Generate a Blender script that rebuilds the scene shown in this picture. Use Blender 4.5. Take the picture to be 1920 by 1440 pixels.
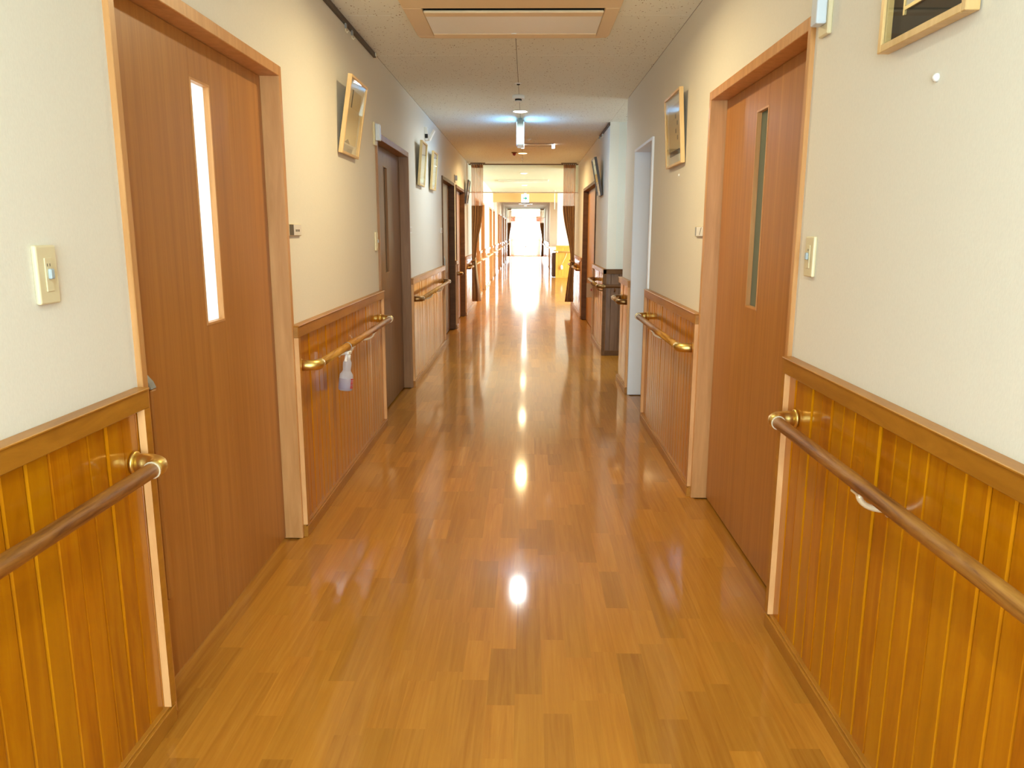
import bpy, bmesh, math, random
from mathutils import Vector, Matrix
random.seed(7)
for o in list(bpy.data.objects): bpy.data.objects.remove(o)
S = bpy.context.scene
COL = S.collection

# ------------------------------------------------------------------ camera
CAM_H = 1.40
cam_d = bpy.data.cameras.new('camera'); cam = bpy.data.objects.new('camera', cam_d); COL.objects.link(cam)
cam_d.sensor_fit = 'HORIZONTAL'; cam_d.sensor_width = 36.0; cam_d.lens = 27.0
cam_d.clip_start = 0.05; cam_d.clip_end = 200
_R = Vector((0.99981289, 0.01907098, 0.00323684))
_D = Vector((0.00687845, -0.19411534, -0.9809546))
_F = Vector((-0.01807945, 0.98079332, -0.1942102))
m = Matrix.Identity(4)
for i in range(3):
    m[i][0] = _R[i]; m[i][1] = -_D[i]; m[i][2] = -_F[i]
m[0][3], m[1][3], m[2][3] = 0, 0, CAM_H
cam.matrix_world = m
S.camera = cam

# ------------------------------------------------------------------ view, world, large lights
S.view_settings.view_transform = 'Standard'; S.view_settings.look = 'None'
S.view_settings.gamma = 1.0; S.view_settings.exposure = 0.33
S.view_settings.use_curve_mapping = False
W = bpy.data.worlds.new('world'); S.world = W; W.use_nodes = True
bg = W.node_tree.nodes['Background']; bg.inputs[0].default_value = (0.93, 0.97, 1.0, 1); bg.inputs[1].default_value = 3.0

def area(name, loc, rot, sx_, sy_, power, col, shape='RECTANGLE', spread=180):
    l = bpy.data.lights.new(name, 'AREA'); l.shape = shape; l.size = sx_
    if shape in ('RECTANGLE', 'ELLIPSE'): l.size_y = sy_
    l.energy = power; l.color = col; l.spread = math.radians(spread)
    o = bpy.data.objects.new(name, l); COL.objects.link(o); o.location = loc; o.rotation_euler = rot
    return o
HP = math.pi / 2
# window daylight, with added lights behind the camera and in hidden rooms
area('added_entrance_fill', (-0.07, -2.0, 1.40), (HP, 0, 0), 1.7, 2.0, 106, (0.68, 0.92, 1.04))  # added light behind the camera to brighten the near walls
area('daylight_side_passage_window', (3.6, 8.08, 1.5), (0, HP, 0), 1.7, 1.2, 17, (0.80, 0.95, 1.0))
area('daylight_lounge_window', (5.8, 19.7, 1.45), (0, HP, 0), 2.1, 8.0, 700, (0.80, 0.97, 1.0))
area('daylight_far_window', (-0.07, 45.6, 1.3), (-HP, 0, 0), 1.6, 2.2, 220, (0.88, 0.97, 1.0))
area('added_right_room_fill', (2.6, 3.2, 2.53), (0, 0, 0), 1.0, 1.0, 26, (1.0, 0.97, 0.86))  # added in the unseen right room so the grey slit brightens
area('added_left_room_fill', (-4.3, 2.7, 1.4), (0, -HP, 0), 1.8, 2.6, 160, (0.92, 1.0, 1.0))  # added boost to the hidden room's daylight behind the bright slit

# ------------------------------------------------------------------ dimensions (metres)
XL, XR, H = -1.045, 0.905, 2.585
XC = (XL + XR) / 2
def sx(s, d): return XL + d if s < 0 else XR - d

# ------------------------------------------------------------------ materials
def srgb(r, g, b):
    f = lambda c: (c / 255 / 12.92) if c / 255 <= 0.04045 else ((c / 255 + 0.055) / 1.055) ** 2.4
    return (f(r), f(g), f(b), 1)
MAT = {}
def newmat(name):
    mt = bpy.data.materials.new(name); mt.use_nodes = True
    nt = mt.node_tree; b = nt.nodes['Principled BSDF']; MAT[name] = mt
    return mt, nt, b
def plain(name, col, rough=0.5, metal=0.0, emit=None, es=0.0, coat=0.0, alpha=None, trans=0.0, ior=None):
    mt, nt, b = newmat(name)
    b.inputs['Base Color'].default_value = col; b.inputs['Roughness'].default_value = rough
    b.inputs['Metallic'].default_value = metal; b.inputs['Coat Weight'].default_value = coat
    b.inputs['Transmission Weight'].default_value = trans
    if ior: b.inputs['IOR'].default_value = ior
    if emit: b.inputs['Emission Color'].default_value = emit; b.inputs['Emission Strength'].default_value = es
    if alpha is not None: b.inputs['Alpha'].default_value = alpha
    return mt
def N(nt, t, **kw):
    n = nt.nodes.new(t)
    for k, v in kw.items(): setattr(n, k, v)
    return n
def link(nt, a, b): nt.links.new(a, b)

def wood(name, stops, stretch, nscale=1.0, rough=0.35, coat=0.0, coat_rough=0.1, var=0.15, tint=None, bump=0.05, tone=None, gloss_bump=0.0, rvar=0.0):
    mt, nt, b = newmat(name)
    tc = N(nt, 'ShaderNodeTexCoord'); oi = N(nt, 'ShaderNodeObjectInfo')
    if tone == 'face':
        at = N(nt, 'ShaderNodeAttribute'); at.attribute_name = 'tone'; rnd = at.outputs['Fac']
    else: rnd = oi.outputs['Random']
    mul = N(nt, 'ShaderNodeMath', operation='MULTIPLY'); mul.inputs[1].default_value = 41.7; link(nt, rnd, mul.inputs[0])
    cmb = N(nt, 'ShaderNodeCombineXYZ')
    for i in range(3): link(nt, mul.outputs[0], cmb.inputs[i])
    add = N(nt, 'ShaderNodeVectorMath', operation='ADD'); link(nt, tc.outputs['Object'], add.inputs[0]); link(nt, cmb.outputs[0], add.inputs[1])
    mp = N(nt, 'ShaderNodeMapping'); mp.inputs['Scale'].default_value = stretch; link(nt, add.outputs[0], mp.inputs['Vector'])
    n1 = N(nt, 'ShaderNodeTexNoise'); n1.inputs['Scale'].default_value = nscale; n1.inputs['Detail'].default_value = 7
    n1.inputs['Roughness'].default_value = 0.62; n1.inputs['Distortion'].default_value = 0.6
    link(nt, mp.outputs[0], n1.inputs['Vector'])
    cr = N(nt, 'ShaderNodeValToRGB'); els = cr.color_ramp.elements
    els[0].position, els[0].color = stops[0]; els[1].position, els[1].color = stops[-1]
    for p, c in stops[1:-1]:
        e = els.new(p); e.color = c
    link(nt, n1.outputs['Fac'], cr.inputs['Fac'])
    hs = N(nt, 'ShaderNodeHueSaturation'); link(nt, cr.outputs['Color'], hs.inputs['Color'])
    mr = N(nt, 'ShaderNodeMapRange'); mr.inputs['To Min'].default_value = 1 - var; mr.inputs['To Max'].default_value = 1 + var
    link(nt, rnd, mr.inputs['Value']); link(nt, mr.outputs[0], hs.inputs['Value'])
    col = hs.outputs['Color']
    if tint:
        m2 = N(nt, 'ShaderNodeMath', operation='MULTIPLY'); m2.inputs[1].default_value = 13.37; link(nt, rnd, m2.inputs[0])
        fr = N(nt, 'ShaderNodeMath', operation='FRACT'); link(nt, m2.outputs[0], fr.inputs[0])
        m3 = N(nt, 'ShaderNodeMath', operation='MULTIPLY'); m3.inputs[1].default_value = tint[1]; link(nt, fr.outputs[0], m3.inputs[0])
        mx = N(nt, 'ShaderNodeMix', data_type='RGBA'); link(nt, m3.outputs[0], mx.inputs['Factor'])
        link(nt, col, mx.inputs['A']); mx.inputs['B'].default_value = tint[0]; col = mx.outputs['Result']
    link(nt, col, b.inputs['Base Color'])
    b.inputs['Roughness'].default_value = rough
    if coat > 0.3: b.inputs['Specular IOR Level'].default_value = 0.12
    b.inputs['Coat Weight'].default_value = coat; b.inputs['Coat Roughness'].default_value = coat_rough
    bp = N(nt, 'ShaderNodeBump'); bp.inputs['Strength'].default_value = bump; bp.inputs['Distance'].default_value = 0.004
    link(nt, n1.outputs['Fac'], bp.inputs['Height']); nrm = bp.outputs[0]
    if gloss_bump:
        # slow waviness of the sheet floor, in world units
        geo = N(nt, 'ShaderNodeNewGeometry')
        mpg = N(nt, 'ShaderNodeMapping'); mpg.inputs['Scale'].default_value = (9.0, 16.0, 1.0); link(nt, geo.outputs['Position'], mpg.inputs['Vector'])
        ng = N(nt, 'ShaderNodeTexNoise'); ng.inputs['Scale'].default_value = 1.4; ng.inputs['Detail'].default_value = 3.5
        link(nt, mpg.outputs[0], ng.inputs['Vector'])
        bg2 = N(nt, 'ShaderNodeBump'); bg2.inputs['Strength'].default_value = gloss_bump; bg2.inputs['Distance'].default_value = 0.004
        link(nt, ng.outputs['Fac'], bg2.inputs['Height']); link(nt, bg2.outputs[0], b.inputs['Coat Normal'])
        link(nt, bg2.outputs[0], b.inputs['Normal'])
    else:
        link(nt, nrm, b.inputs['Normal'])
    return mt

FL = [(0.30, srgb(162, 102, 28)), (0.5, srgb(175, 115, 36)), (0.72, srgb(188, 130, 48))]
wood('floor_wood', FL, (55, 2.2, 1), 1.0, 0.42, 0.6, 0.085, 0.17, (srgb(184, 126, 38), 0.4), 0.0, None, 0.02)
wood('floor_wood_sheet', FL, (55, 2.2, 1), 1.0, 0.42, 0.6, 0.085, 0.17, (srgb(184, 126, 38), 0.4), 0.0, 'face', 0.02)
AMB = [(0.28, srgb(154, 85, 2)), (0.5, srgb(178, 105, 3)), (0.72, srgb(194, 126, 7))]
wood('amber_board', AMB, (1, 9, 1.1), 2.2, 0.30, 0.85, 0.09, 0.10, (srgb(190, 126, 3), 0.5), 0.04)
wood('amber_trim', [(0.3, srgb(152, 96, 20)), (0.7, srgb(182, 122, 34))], (14, 3, 14), 1.2, 0.38, 0.12, 0.15, 0.05, None, 0.05)
wood('lit_edge_wood', [(0.3, srgb(206, 146, 84)), (0.7, srgb(232, 178, 116))], (10, 10, 2), 1.5, 0.5, 0.0, 0.1, 0.03)  # unstained stile sides, with light from behind the camera put into the colour
wood('casing_wood', [(0.3, srgb(186, 130, 70)), (0.7, srgb(210, 154, 94))], (14, 14, 1.2), 2.0, 0.42, 0.1, 0.2, 0.04)
wood('door_veneer', [(0.3, srgb(160, 102, 40)), (0.5, srgb(172, 113, 47)), (0.72, srgb(184, 125, 56))], (22, 22, 0.6), 1.6, 0.42, 0.12, 0.25, 0.03, None, 0.03)
wood('brown_veneer', [(0.3, srgb(104, 68, 34)), (0.72, srgb(130, 90, 50))], (22, 22, 0.6), 1.6, 0.42, 0.12, 0.25, 0.03, None, 0.03)
wood('rail_wood', [(0.35, srgb(128, 80, 24)), (0.5, srgb(174, 120, 48)), (0.66, srgb(196, 144, 66))], (26, 2.4, 26), 1.6, 0.5, 0.0, 0.15, 0.03, None, 0.05)
MAT['rail_wood'].node_tree.nodes['Principled BSDF'].inputs['Specular IOR Level'].default_value = 0.25
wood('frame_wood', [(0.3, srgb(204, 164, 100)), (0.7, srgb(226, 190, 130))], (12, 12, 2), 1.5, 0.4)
wood('dark_frame_wood', [(0.3, srgb(52, 38, 26)), (0.7, srgb(78, 58, 42))], (12, 12, 2), 1.5, 0.3)
plain('gold_edge', srgb(214, 186, 128), 0.35, 0.3)
plain('brass', srgb(226, 196, 116), 0.38, 1.0)
plain('bronze', srgb(150, 118, 76), 0.38, 1.0)
plain('pale_metal', srgb(236, 222, 188), 0.3, 0.35)
plain('steel', srgb(176, 176, 172), 0.3, 1.0)
plain('grey_plastic', srgb(140, 142, 136), 0.4)
plain('white_plastic', srgb(238, 236, 228), 0.4)
plain('cream_plastic', srgb(222, 208, 168), 0.4)
plain('ac_beige', srgb(234, 210, 168), 0.5)
plain('ac_panel', srgb(246, 246, 238), 0.45)
plain('black_gap', srgb(24, 20, 18), 0.7)
plain('dark_metal', srgb(86, 72, 58), 0.45, 0.6)
plain('blue_knob', srgb(170, 182, 186), 0.3)
plain('white_paint', srgb(236, 242, 250), 0.4)
plain('black_mat', srgb(44, 40, 38), 0.7)
plain('paper', srgb(224, 216, 204), 0.6)
plain('sepia_print', srgb(204, 180, 134), 0.6)
plain('tan_paper', srgb(206, 160, 110), 0.7)
plain('red_print', srgb(190, 52, 36), 0.6)
plain('ink', srgb(96, 84, 66), 0.7)
plain('teal_print', srgb(40, 160, 140), 0.5)
plain('rubber_dark', srgb(60, 48, 36), 0.6)
plain('orange_wall', srgb(226, 176, 112), 0.8)
plain('counter_white', srgb(240, 232, 206), 0.35)
plain('dark_cabinet', srgb(84, 58, 44), 0.5)
plain('red_lens', srgb(150, 40, 30), 0.3)
plain('lamp_glow', (1, 1, 1, 1), 0.5, 0, (1.0, 0.95, 0.86, 1), 7.0)
plain('lamp_glow_warm', (1, 1, 1, 1), 0.5, 0, (1.0, 0.74, 0.36, 1), 7.0)
plain('sign_face_blue', srgb(120, 190, 240), 0.4, 0, (0.18, 0.52, 1.0, 1), 13.0)
plain('fitting_glow', (1, 1, 1, 1), 0.5, 0, (1.0, 0.93, 0.86, 1), 1.6)
plain('sign_body', srgb(142, 162, 160), 0.4)
plain('sign_face_white', srgb(236, 246, 242), 0.4, 0, (0.85, 1.0, 0.96, 1), 1.2)
plain('lens_blue', srgb(206, 216, 224), 0.25)

def tex_wallpaper(name, col, bs=0.12):
    mt, nt, b = newmat(name)
    b.inputs['Base Color'].default_value = col; b.inputs['Roughness'].default_value = 0.75
    geo = N(nt, 'ShaderNodeNewGeometry')
    n = N(nt, 'ShaderNodeTexNoise'); n.inputs['Scale'].default_value = 260; n.inputs['Detail'].default_value = 4
    mp = N(nt, 'ShaderNodeMapping'); mp.inputs['Scale'].default_value = (1, 1, 0.45); link(nt, geo.outputs['Position'], mp.inputs['Vector']); link(nt, mp.outputs[0], n.inputs['Vector'])
    bp = N(nt, 'ShaderNodeBump'); bp.inputs['Strength'].default_value = bs; bp.inputs['Distance'].default_value = 0.002
    link(nt, n.outputs['Fac'], bp.inputs['Height']); link(nt, bp.outputs[0], b.inputs['Normal'])
    cr = N(nt, 'ShaderNodeValToRGB'); cr.color_ramp.elements[0].position = 0.3; cr.color_ramp.elements[1].position = 0.7
    cr.color_ramp.elements[0].color = tuple(c * 0.97 for c in col[:3]) + (1,); cr.color_ramp.elements[1].color = tuple(min(1, c * 1.02) for c in col[:3]) + (1,)
    link(nt, n.outputs['Fac'], cr.inputs['Fac']); link(nt, cr.outputs['Color'], b.inputs['Base Color'])
    return mt
tex_wallpaper('wallpaper', srgb(231, 226, 211))
tex_wallpaper('cool_wallpaper', srgb(226, 226, 214))
def tex_ceiling():
    mt, nt, b = newmat('ceiling_board')
    b.inputs['Roughness'].default_value = 0.85
    geo = N(nt, 'ShaderNodeNewGeometry')
    mp = N(nt, 'ShaderNodeMapping'); mp.inputs['Scale'].default_value = (1.0, 0.55, 1); link(nt, geo.outputs['Position'], mp.inputs['Vector'])
    dis = N(nt, 'ShaderNodeTexNoise'); dis.inputs['Scale'].default_value = 30; link(nt, mp.outputs[0], dis.inputs['Vector'])
    ad = N(nt, 'ShaderNodeVectorMath', operation='MULTIPLY_ADD'); ad.inputs[1].default_value = (0.03, 0.03, 0.03)
    link(nt, dis.outputs['Color'], ad.inputs[0]); link(nt, mp.outputs[0], ad.inputs[2])
    vo = N(nt, 'ShaderNodeTexVoronoi'); vo.inputs['Scale'].default_value = 62; link(nt, ad.outputs[0], vo.inputs['Vector'])
    cr = N(nt, 'ShaderNodeValToRGB'); cr.color_ramp.elements[0].position = 0.17; cr.color_ramp.elements[1].position = 0.27
    cr.color_ramp.elements[0].color = srgb(150, 122, 88); cr.color_ramp.elements[1].color = srgb(241, 243, 230)
    sel = N(nt, 'ShaderNodeTexNoise'); sel.inputs['Scale'].default_value = 45; link(nt, geo.outputs['Position'], sel.inputs['Vector'])
    su = N(nt, 'ShaderNodeMapRange'); su.inputs['From Min'].default_value = 0.40; su.inputs['From Max'].default_value = 0.6; su.inputs['To Min'].default_value = 0.2; su.inputs['To Max'].default_value = 0.0
    link(nt, sel.outputs['Fac'], su.inputs['Value'])
    a2 = N(nt, 'ShaderNodeMath', operation='ADD'); link(nt, vo.outputs['Distance'], a2.inputs[0]); link(nt, su.outputs[0], a2.inputs[1])
    link(nt, a2.outputs[0], cr.inputs['Fac']); link(nt, cr.outputs['Color'], b.inputs['Base Color'])
    bp = N(nt, 'ShaderNodeBump'); bp.inputs['Strength'].default_value = 0.4; bp.inputs['Distance'].default_value = 0.003
    link(nt, cr.outputs['Color'], bp.inputs['Height']); link(nt, bp.outputs[0], b.inputs['Normal'])
tex_ceiling()
plain('ceiling_backing', srgb(120, 100, 78), 0.9)  # dark slab; shadow in the panel joints put into its colour
def fabric(name, c1, c2, alpha=1.0, transl=0.0):
    mt, nt, b = newmat(name)
    out = nt.nodes['Material Output']
    tc = N(nt, 'ShaderNodeTexCoord'); n = N(nt, 'ShaderNodeTexNoise'); n.inputs['Scale'].default_value = 60
    link(nt, tc.outputs['Object'], n.inputs['Vector'])
    cr = N(nt, 'ShaderNodeValToRGB'); cr.color_ramp.elements[0].color = c1; cr.color_ramp.elements[1].color = c2
    link(nt, n.outputs['Fac'], cr.inputs['Fac']); link(nt, cr.outputs['Color'], b.inputs['Base Color']); b.inputs['Roughness'].default_value = 0.85
    sh = b.outputs[0]
    if transl:
        t = N(nt, 'ShaderNodeBsdfTranslucent'); link(nt, cr.outputs['Color'], t.inputs['Color'])
        mx = N(nt, 'ShaderNodeMixShader'); mx.inputs[0].default_value = transl; link(nt, sh, mx.inputs[1]); link(nt, t.outputs[0], mx.inputs[2]); sh = mx.outputs[0]
    if alpha < 1:
        t = N(nt, 'ShaderNodeBsdfTransparent'); mx = N(nt, 'ShaderNodeMixShader'); mx.inputs[0].default_value = alpha
        link(nt, t.outputs[0], mx.inputs[1]); link(nt, sh, mx.inputs[2]); sh = mx.outputs[0]
    link(nt, sh, out.inputs['Surface'])
fabric('brown_curtain', srgb(172, 126, 82), srgb(206, 162, 114), 1.0, 0.3)
fabric('pink_net', srgb(248, 206, 172), srgb(252, 222, 194), 0.5, 0.6)
fabric('salmon_sheer', srgb(240, 176, 150), srgb(250, 204, 184), 0.7, 0.4)
fabric('cream_tape', srgb(236, 226, 204), srgb(246, 238, 220))
def glassy(name, tint, gloss=0.08, rough=0.02):
    mt, nt, b = newmat(name); out = nt.nodes['Material Output']; nt.nodes.remove(b)
    t = N(nt, 'ShaderNodeBsdfTransparent'); t.inputs[0].default_value = tint
    g = N(nt, 'ShaderNodeBsdfGlossy'); g.inputs['Roughness'].default_value = rough
    lw = N(nt, 'ShaderNodeFresnel'); lw.inputs['IOR'].default_value = 1.45
    ge = N(nt, 'ShaderNodeNewGeometry'); inv = N(nt, 'ShaderNodeMath', operation='SUBTRACT'); inv.inputs[0].default_value = 1.0; link(nt, ge.outputs['Backfacing'], inv.inputs[1])
    mu = N(nt, 'ShaderNodeMath', operation='MULTIPLY'); link(nt, lw.outputs[0], mu.inputs[0]); link(nt, inv.outputs[0], mu.inputs[1])
    mx = N(nt, 'ShaderNodeMixShader'); link(nt, mu.outputs[0], mx.inputs[0])
    link(nt, t.outputs[0], mx.inputs[1]); link(nt, g.outputs[0], mx.inputs[2]); link(nt, mx.outputs[0], out.inputs['Surface'])
glassy('clear_glass', (0.97, 0.99, 0.98, 1))
glassy('smoke_glass', (0.90, 0.96, 0.92, 1))
def frosted(name, col):
    mt, nt, b = newmat(name); out = nt.nodes['Material Output']
    b.inputs['Base Color'].default_value = col; b.inputs['Roughness'].default_value = 0.25
    t = N(nt, 'ShaderNodeBsdfTranslucent'); t.inputs[0].default_value = col
    mx = N(nt, 'ShaderNodeMixShader'); mx.inputs[0].default_value = 0.75
    link(nt, b.outputs[0], mx.inputs[1]); link(nt, t.outputs[0], mx.inputs[2]); link(nt, mx.outputs[0], out.inputs['Surface'])
frosted('frosted_glass', srgb(244, 246, 242))
frosted('grey_frosted_glass', srgb(168, 172, 152))
frosted('bottle_plastic', srgb(236, 238, 244))
frosted('bottle_liquid', srgb(222, 216, 228))

# ------------------------------------------------------------------ mesh helpers
def world_off(p):
    v = Vector((0, 0, 0))
    while p is not None:
        v += p.location; p = p.parent
    return v
class MB:
    def __init__(self): self.v = []; self.f = []; self.mi = []; self.cur = 0; self.sm = []; self.smooth = False
    def _f(self, f): self.f.append(f); self.mi.append(self.cur); self.sm.append(self.smooth)
    def box(self, x0, x1, y0, y1, z0, z1, T=None):
        if x0 > x1: x0, x1 = x1, x0
        if y0 > y1: y0, y1 = y1, y0
        if z0 > z1: z0, z1 = z1, z0
        k = len(self.v)
        for x, y, z in ((x0,y0,z0),(x1,y0,z0),(x1,y1,z0),(x0,y1,z0),(x0,y0,z1),(x1,y0,z1),(x1,y1,z1),(x0,y1,z1)):
            p = Vector((x, y, z)); self.v.append(T @ p if T else p)
        for q in ((3,2,1,0),(4,5,6,7),(0,1,5,4),(1,2,6,5),(2,3,7,6),(3,0,4,7)): self._f(tuple(k + i for i in q))
        return self
    def tube(self, pts, r, n=12, caps=True, T=None):
        pts = [Vector(p) for p in pts]; rs = r if isinstance(r, (list, tuple)) else [r] * len(pts)
        k0 = len(self.v); up = None; sm = self.smooth; self.smooth = True
        for i, p in enumerate(pts):
            a = pts[max(0, i - 1)]; c = pts[min(len(pts) - 1, i + 1)]; t = (c - a).normalized()
            if up is None: up = t.orthogonal().normalized()
            u = (up - t * up.dot(t)).normalized(); up = u; w = t.cross(u)
            for j in range(n):
                an = 2 * math.pi * j / n; q = p + (u * math.cos(an) + w * math.sin(an)) * rs[i]
                self.v.append(T @ q if T else q)
        for i in range(len(pts) - 1):
            for j in range(n):
                a = k0 + i * n + j; b = k0 + i * n + (j + 1) % n
                self._f((a, b, b + n, a + n))
        if caps:
            self.smooth = False
            self._f(tuple(k0 + j for j in reversed(range(n)))); e = k0 + (len(pts) - 1) * n; self._f(tuple(e + j for j in range(n)))
        self.smooth = sm
        return self
    def lathe(self, prof, c, ax='Z', n=24, T=None):
        # prof: list of (radius, height along axis)
        k0 = len(self.v); sm = self.smooth; self.smooth = True
        for r, hh in prof:
            for j in range(n):
                a = 2 * math.pi * j / n; x, y = r * math.cos(a), r * math.sin(a)
                q = {'Z': (x, y, hh), 'X': (hh, x, y), 'Y': (y, hh, x)}[ax]
                p = Vector(c) + Vector(q); self.v.append(T @ p if T else p)
        for i in range(len(prof) - 1):
            for j in range(n):
                a = k0 + i * n + j; b = k0 + i * n + (j + 1) % n
                self._f((a, b, b + n, a + n))
        self.smooth = False
        self._f(tuple(k0 + j for j in reversed(range(n)))); e = k0 + (len(prof) - 1) * n; self._f(tuple(e + j for j in range(n)))
        self.smooth = sm
        return self
    def prism(self, poly, d0, d1, ax='X', T=None):
        # poly: 2D points; extruded along ax between d0 and d1 (X: (y,z), Y: (x,z), Z: (x,y))
        k = len(self.v); n = len(poly)
        for d in (d0, d1):
            for a, b in poly:
                p = Vector({'X': (d, a, b), 'Y': (a, d, b), 'Z': (a, b, d)}[ax]); self.v.append(T @ p if T else p)
        self._f(tuple(k + i for i in reversed(range(n)))); self._f(tuple(k + n + i for i in range(n)))
        for i in range(n):
            j = (i + 1) % n; self._f((k + i, k + j, k + n + j, k + n + i))
        return self
    def build(self, name, mats, parent=None, bevel=0.0, loc=None, seg=1):
        off = world_off(parent)
        me = bpy.data.meshes.new(name)
        me.from_pydata([tuple(v - off) for v in self.v], [], self.f)
        if isinstance(mats, str): mats = [mats]
        for q in mats: me.materials.append(MAT[q])
        me.polygons.foreach_set('material_index', self.mi); me.polygons.foreach_set('use_smooth', self.sm)
        bm = bmesh.new(); bm.from_mesh(me)
        bmesh.ops.recalc_face_normals(bm, faces=bm.faces)
        if bevel: bmesh.ops.bevel(bm, geom=list(bm.edges), offset=bevel, segments=seg, affect='EDGES', profile=0.5)
        bm.to_mesh(me); bm.free()
        o = bpy.data.objects.new(name, me); COL.objects.link(o); o.parent = parent
        return o
def thing(name, loc, label, cat, group=None, kind=None):
    o = bpy.data.objects.new(name, None); COL.objects.link(o); o.location = loc; o.empty_display_size = 0.1
    return tag(o, label, cat, group, kind)
def tag(o, label, cat, group=None, kind=None):
    o['label'] = label
    if cat: o['category'] = cat
    if group: o['group'] = group
    if kind: o['kind'] = kind
    return o
def copy_under(src, parent, loc, scale=None, name=None):
    c = src.copy(); COL.objects.link(c); c.parent = parent; c.location = loc
    if scale: c.scale = scale
    return c

# ------------------------------------------------------------------ openings
# (y0, y1) clear openings of doors; the casing takes 45 mm on either side
DL = [(2.037, 3.345), (5.49, 6.86), (9.66, 11.15), (11.52, 12.96), (15.75, 16.9), (17.75, 19.1), (21.7, 23.1), (24.0, 25.2), (28.2, 29.6), (30.5, 31.7), (34.0, 35.4), (37.2, 38.5)]
DR = [(2.633, 3.95), (5.755, 6.62), (10.36, 12.52)]
CW, ZC, ZH = 0.030, 2.03, 2.072
YB, YE = -2.15, 46.0
Y7, Y8, YW = 7.33, 8.83, 15.2      # side passage and end of the right wall
YL = 24.2                          # far side of the lounge

def wall_strip(mb, x0, x1, ya, yb, doors):
    y = ya
    for a, b in sorted(doors):
        a -= CW; b += CW
        if b <= ya or a >= yb: continue
        mb.box(x0, x1, y, a, 0, H); mb.box(x0, x1, a, b, ZH, H); y = b
    mb.box(x0, x1, y, yb, 0, H)

# floor
fl = MB().box(-5, 8, -6, 50, -0.12, -0.006).build('floor', 'floor_wood_sheet'); tag(fl, 'glossy wood-strip floor running the length of the corridor', 'floor', kind='structure')
PW = 0.083
def plank_mesh(w, l):
    return MB().box(0, w, 0, l, -0.006, 0.0)
rows = []
ncol = int(round((XR - XL) / PW)); PW = (XR - XL) / ncol
LENS = [0.24, 0.32, 0.42, 0.55, 0.72]
for c in range(ncol):
    y = 1.2 - random.random() * 0.5
    while y < YE:
        l = random.choice(LENS); rows.append((XL + c * PW, y, l)); y += l
near = sorted([r for r in rows if r[1] + r[2] > 1.55], key=lambda r: r[1] + 0.4 * abs(r[0]))
singles, rest = near[:298], near[298:] + [r for r in rows if r[1] + r[2] <= 1.55]
pm = {}
for x, y, l in singles:
    if l not in pm:
        o = plank_mesh(PW, l).build('plank', 'floor_wood', fl); pm[l] = o.data; o.location = (x, y, 0)
    else:
        o = bpy.data.objects.new('plank', pm[l]); COL.objects.link(o); o.parent = fl; o.location = (x, y, 0)
mb = MB(); tones = []
for x, y, l in rest:
    mb.box(x, x + PW, y, y + l, -0.006, 0.0); t = random.random(); tones += [t] * 6
fb = mb.build('distant_planks', 'floor_wood_sheet', fl); fb['kind'] = 'stuff'
at = fb.data.attributes.new('tone', 'FLOAT', 'FACE'); at.data.foreach_set('value', tones)
mb = MB(); tones = []
for x0, x1, y0, y1 in ((XR, 6.0, YW, YL), (XR, 4.0, Y7, Y8)):
    x = x0
    while x < x1 - 0.01:
        y = y0
        while y < y1:
            l = random.choice(LENS) * 2; e = min(y + l, y1); mb.box(x, min(x + 0.15, x1), y, e, -0.006, 0.0); tones += [random.random()] * 6; y = e
        x += 0.15
fb = mb.build('lounge_planks', 'floor_wood_sheet', fl); fb['kind'] = 'stuff'
at = fb.data.attributes.new('tone', 'FLOAT', 'FACE'); at.data.foreach_set('value', tones)

# ceiling with its boards
ce = MB()
ce.box(-5, 8, -6, 14.0, H + 0.009, H + 0.15); ce.cur = 1; ce.box(-5, 8, 14.0, 50, H, H + 0.15)
ce = ce.build('ceiling', ['ceiling_backing', 'ceiling_board']); tag(ce, 'flecked mineral board ceiling over the corridor', 'ceiling', kind='structure')
XJ, PY, Y0 = -0.078, 0.987, 4.60
for k in range(-9, 10):
    ya = Y0 + k * PY; yb = min(ya + PY, 14.0)
    if yb - ya < 0.1: continue
    for xa, xb in ((XL, XJ), (XJ, XR)):
        MB().box(xa + 0.0016, xb - 0.0016, ya + 0.0016, yb - 0.0016, H, H + 0.009).build('ceiling_panel', 'ceiling_board', ce, 0.0006)
MB().box(XR, 4.0, Y7, Y8, H, H + 0.008).build('passage_ceiling_panel', 'ceiling_board', ce)

# walls
mb = MB(); wall_strip(mb, XL - 0.10, XL, YB, YE, DL)
wl = mb.build('wall_left', 'wallpaper'); tag(wl, 'cream papered wall along the left of the corridor', 'wall', kind='structure')
mb = MB(); wall_strip(mb, XR, XR + 0.10, YB, Y7, DR); wall_strip(mb, XR, XR + 0.10, Y8, YW, DR)
wall_strip(mb, XR, XR + 0.10, 31.0, YE, [])
wr = mb.build('wall_right', 'wallpaper'); tag(wr, 'cream papered wall along the right of the corridor', 'wall', kind='structure')
mb = MB().box(XR + 0.1, 4.0, Y8, Y8 + 0.1, 0, H)
w = mb.build('wall_side_passage', 'cool_wallpaper'); tag(w, 'pale wall facing the camera inside the right side passage', 'wall', kind='structure')
w = MB().box(XR + 0.1, 4.0, Y7 - 0.1, Y7, 0, H).box(3.9, 4.0, Y7, Y8, 0, 0.7).box(3.9, 4.0, Y7, Y8, 2.3, H).build('wall_side_passage_near', 'cool_wallpaper'); tag(w, 'hidden near wall and window wall of the right side passage', 'wall', kind='structure')
w = MB().box(XR + 0.1, 6.1, YW - 0.1, YW, 0, H).box(6.0, 6.1, YW, YL, 0, 0.4).box(6.0, 6.1, YW, YL, 2.4, H).build('wall_lounge', 'wallpaper'); tag(w, 'near wall and window wall of the lounge bay on the right', 'wall', kind='structure')
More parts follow.
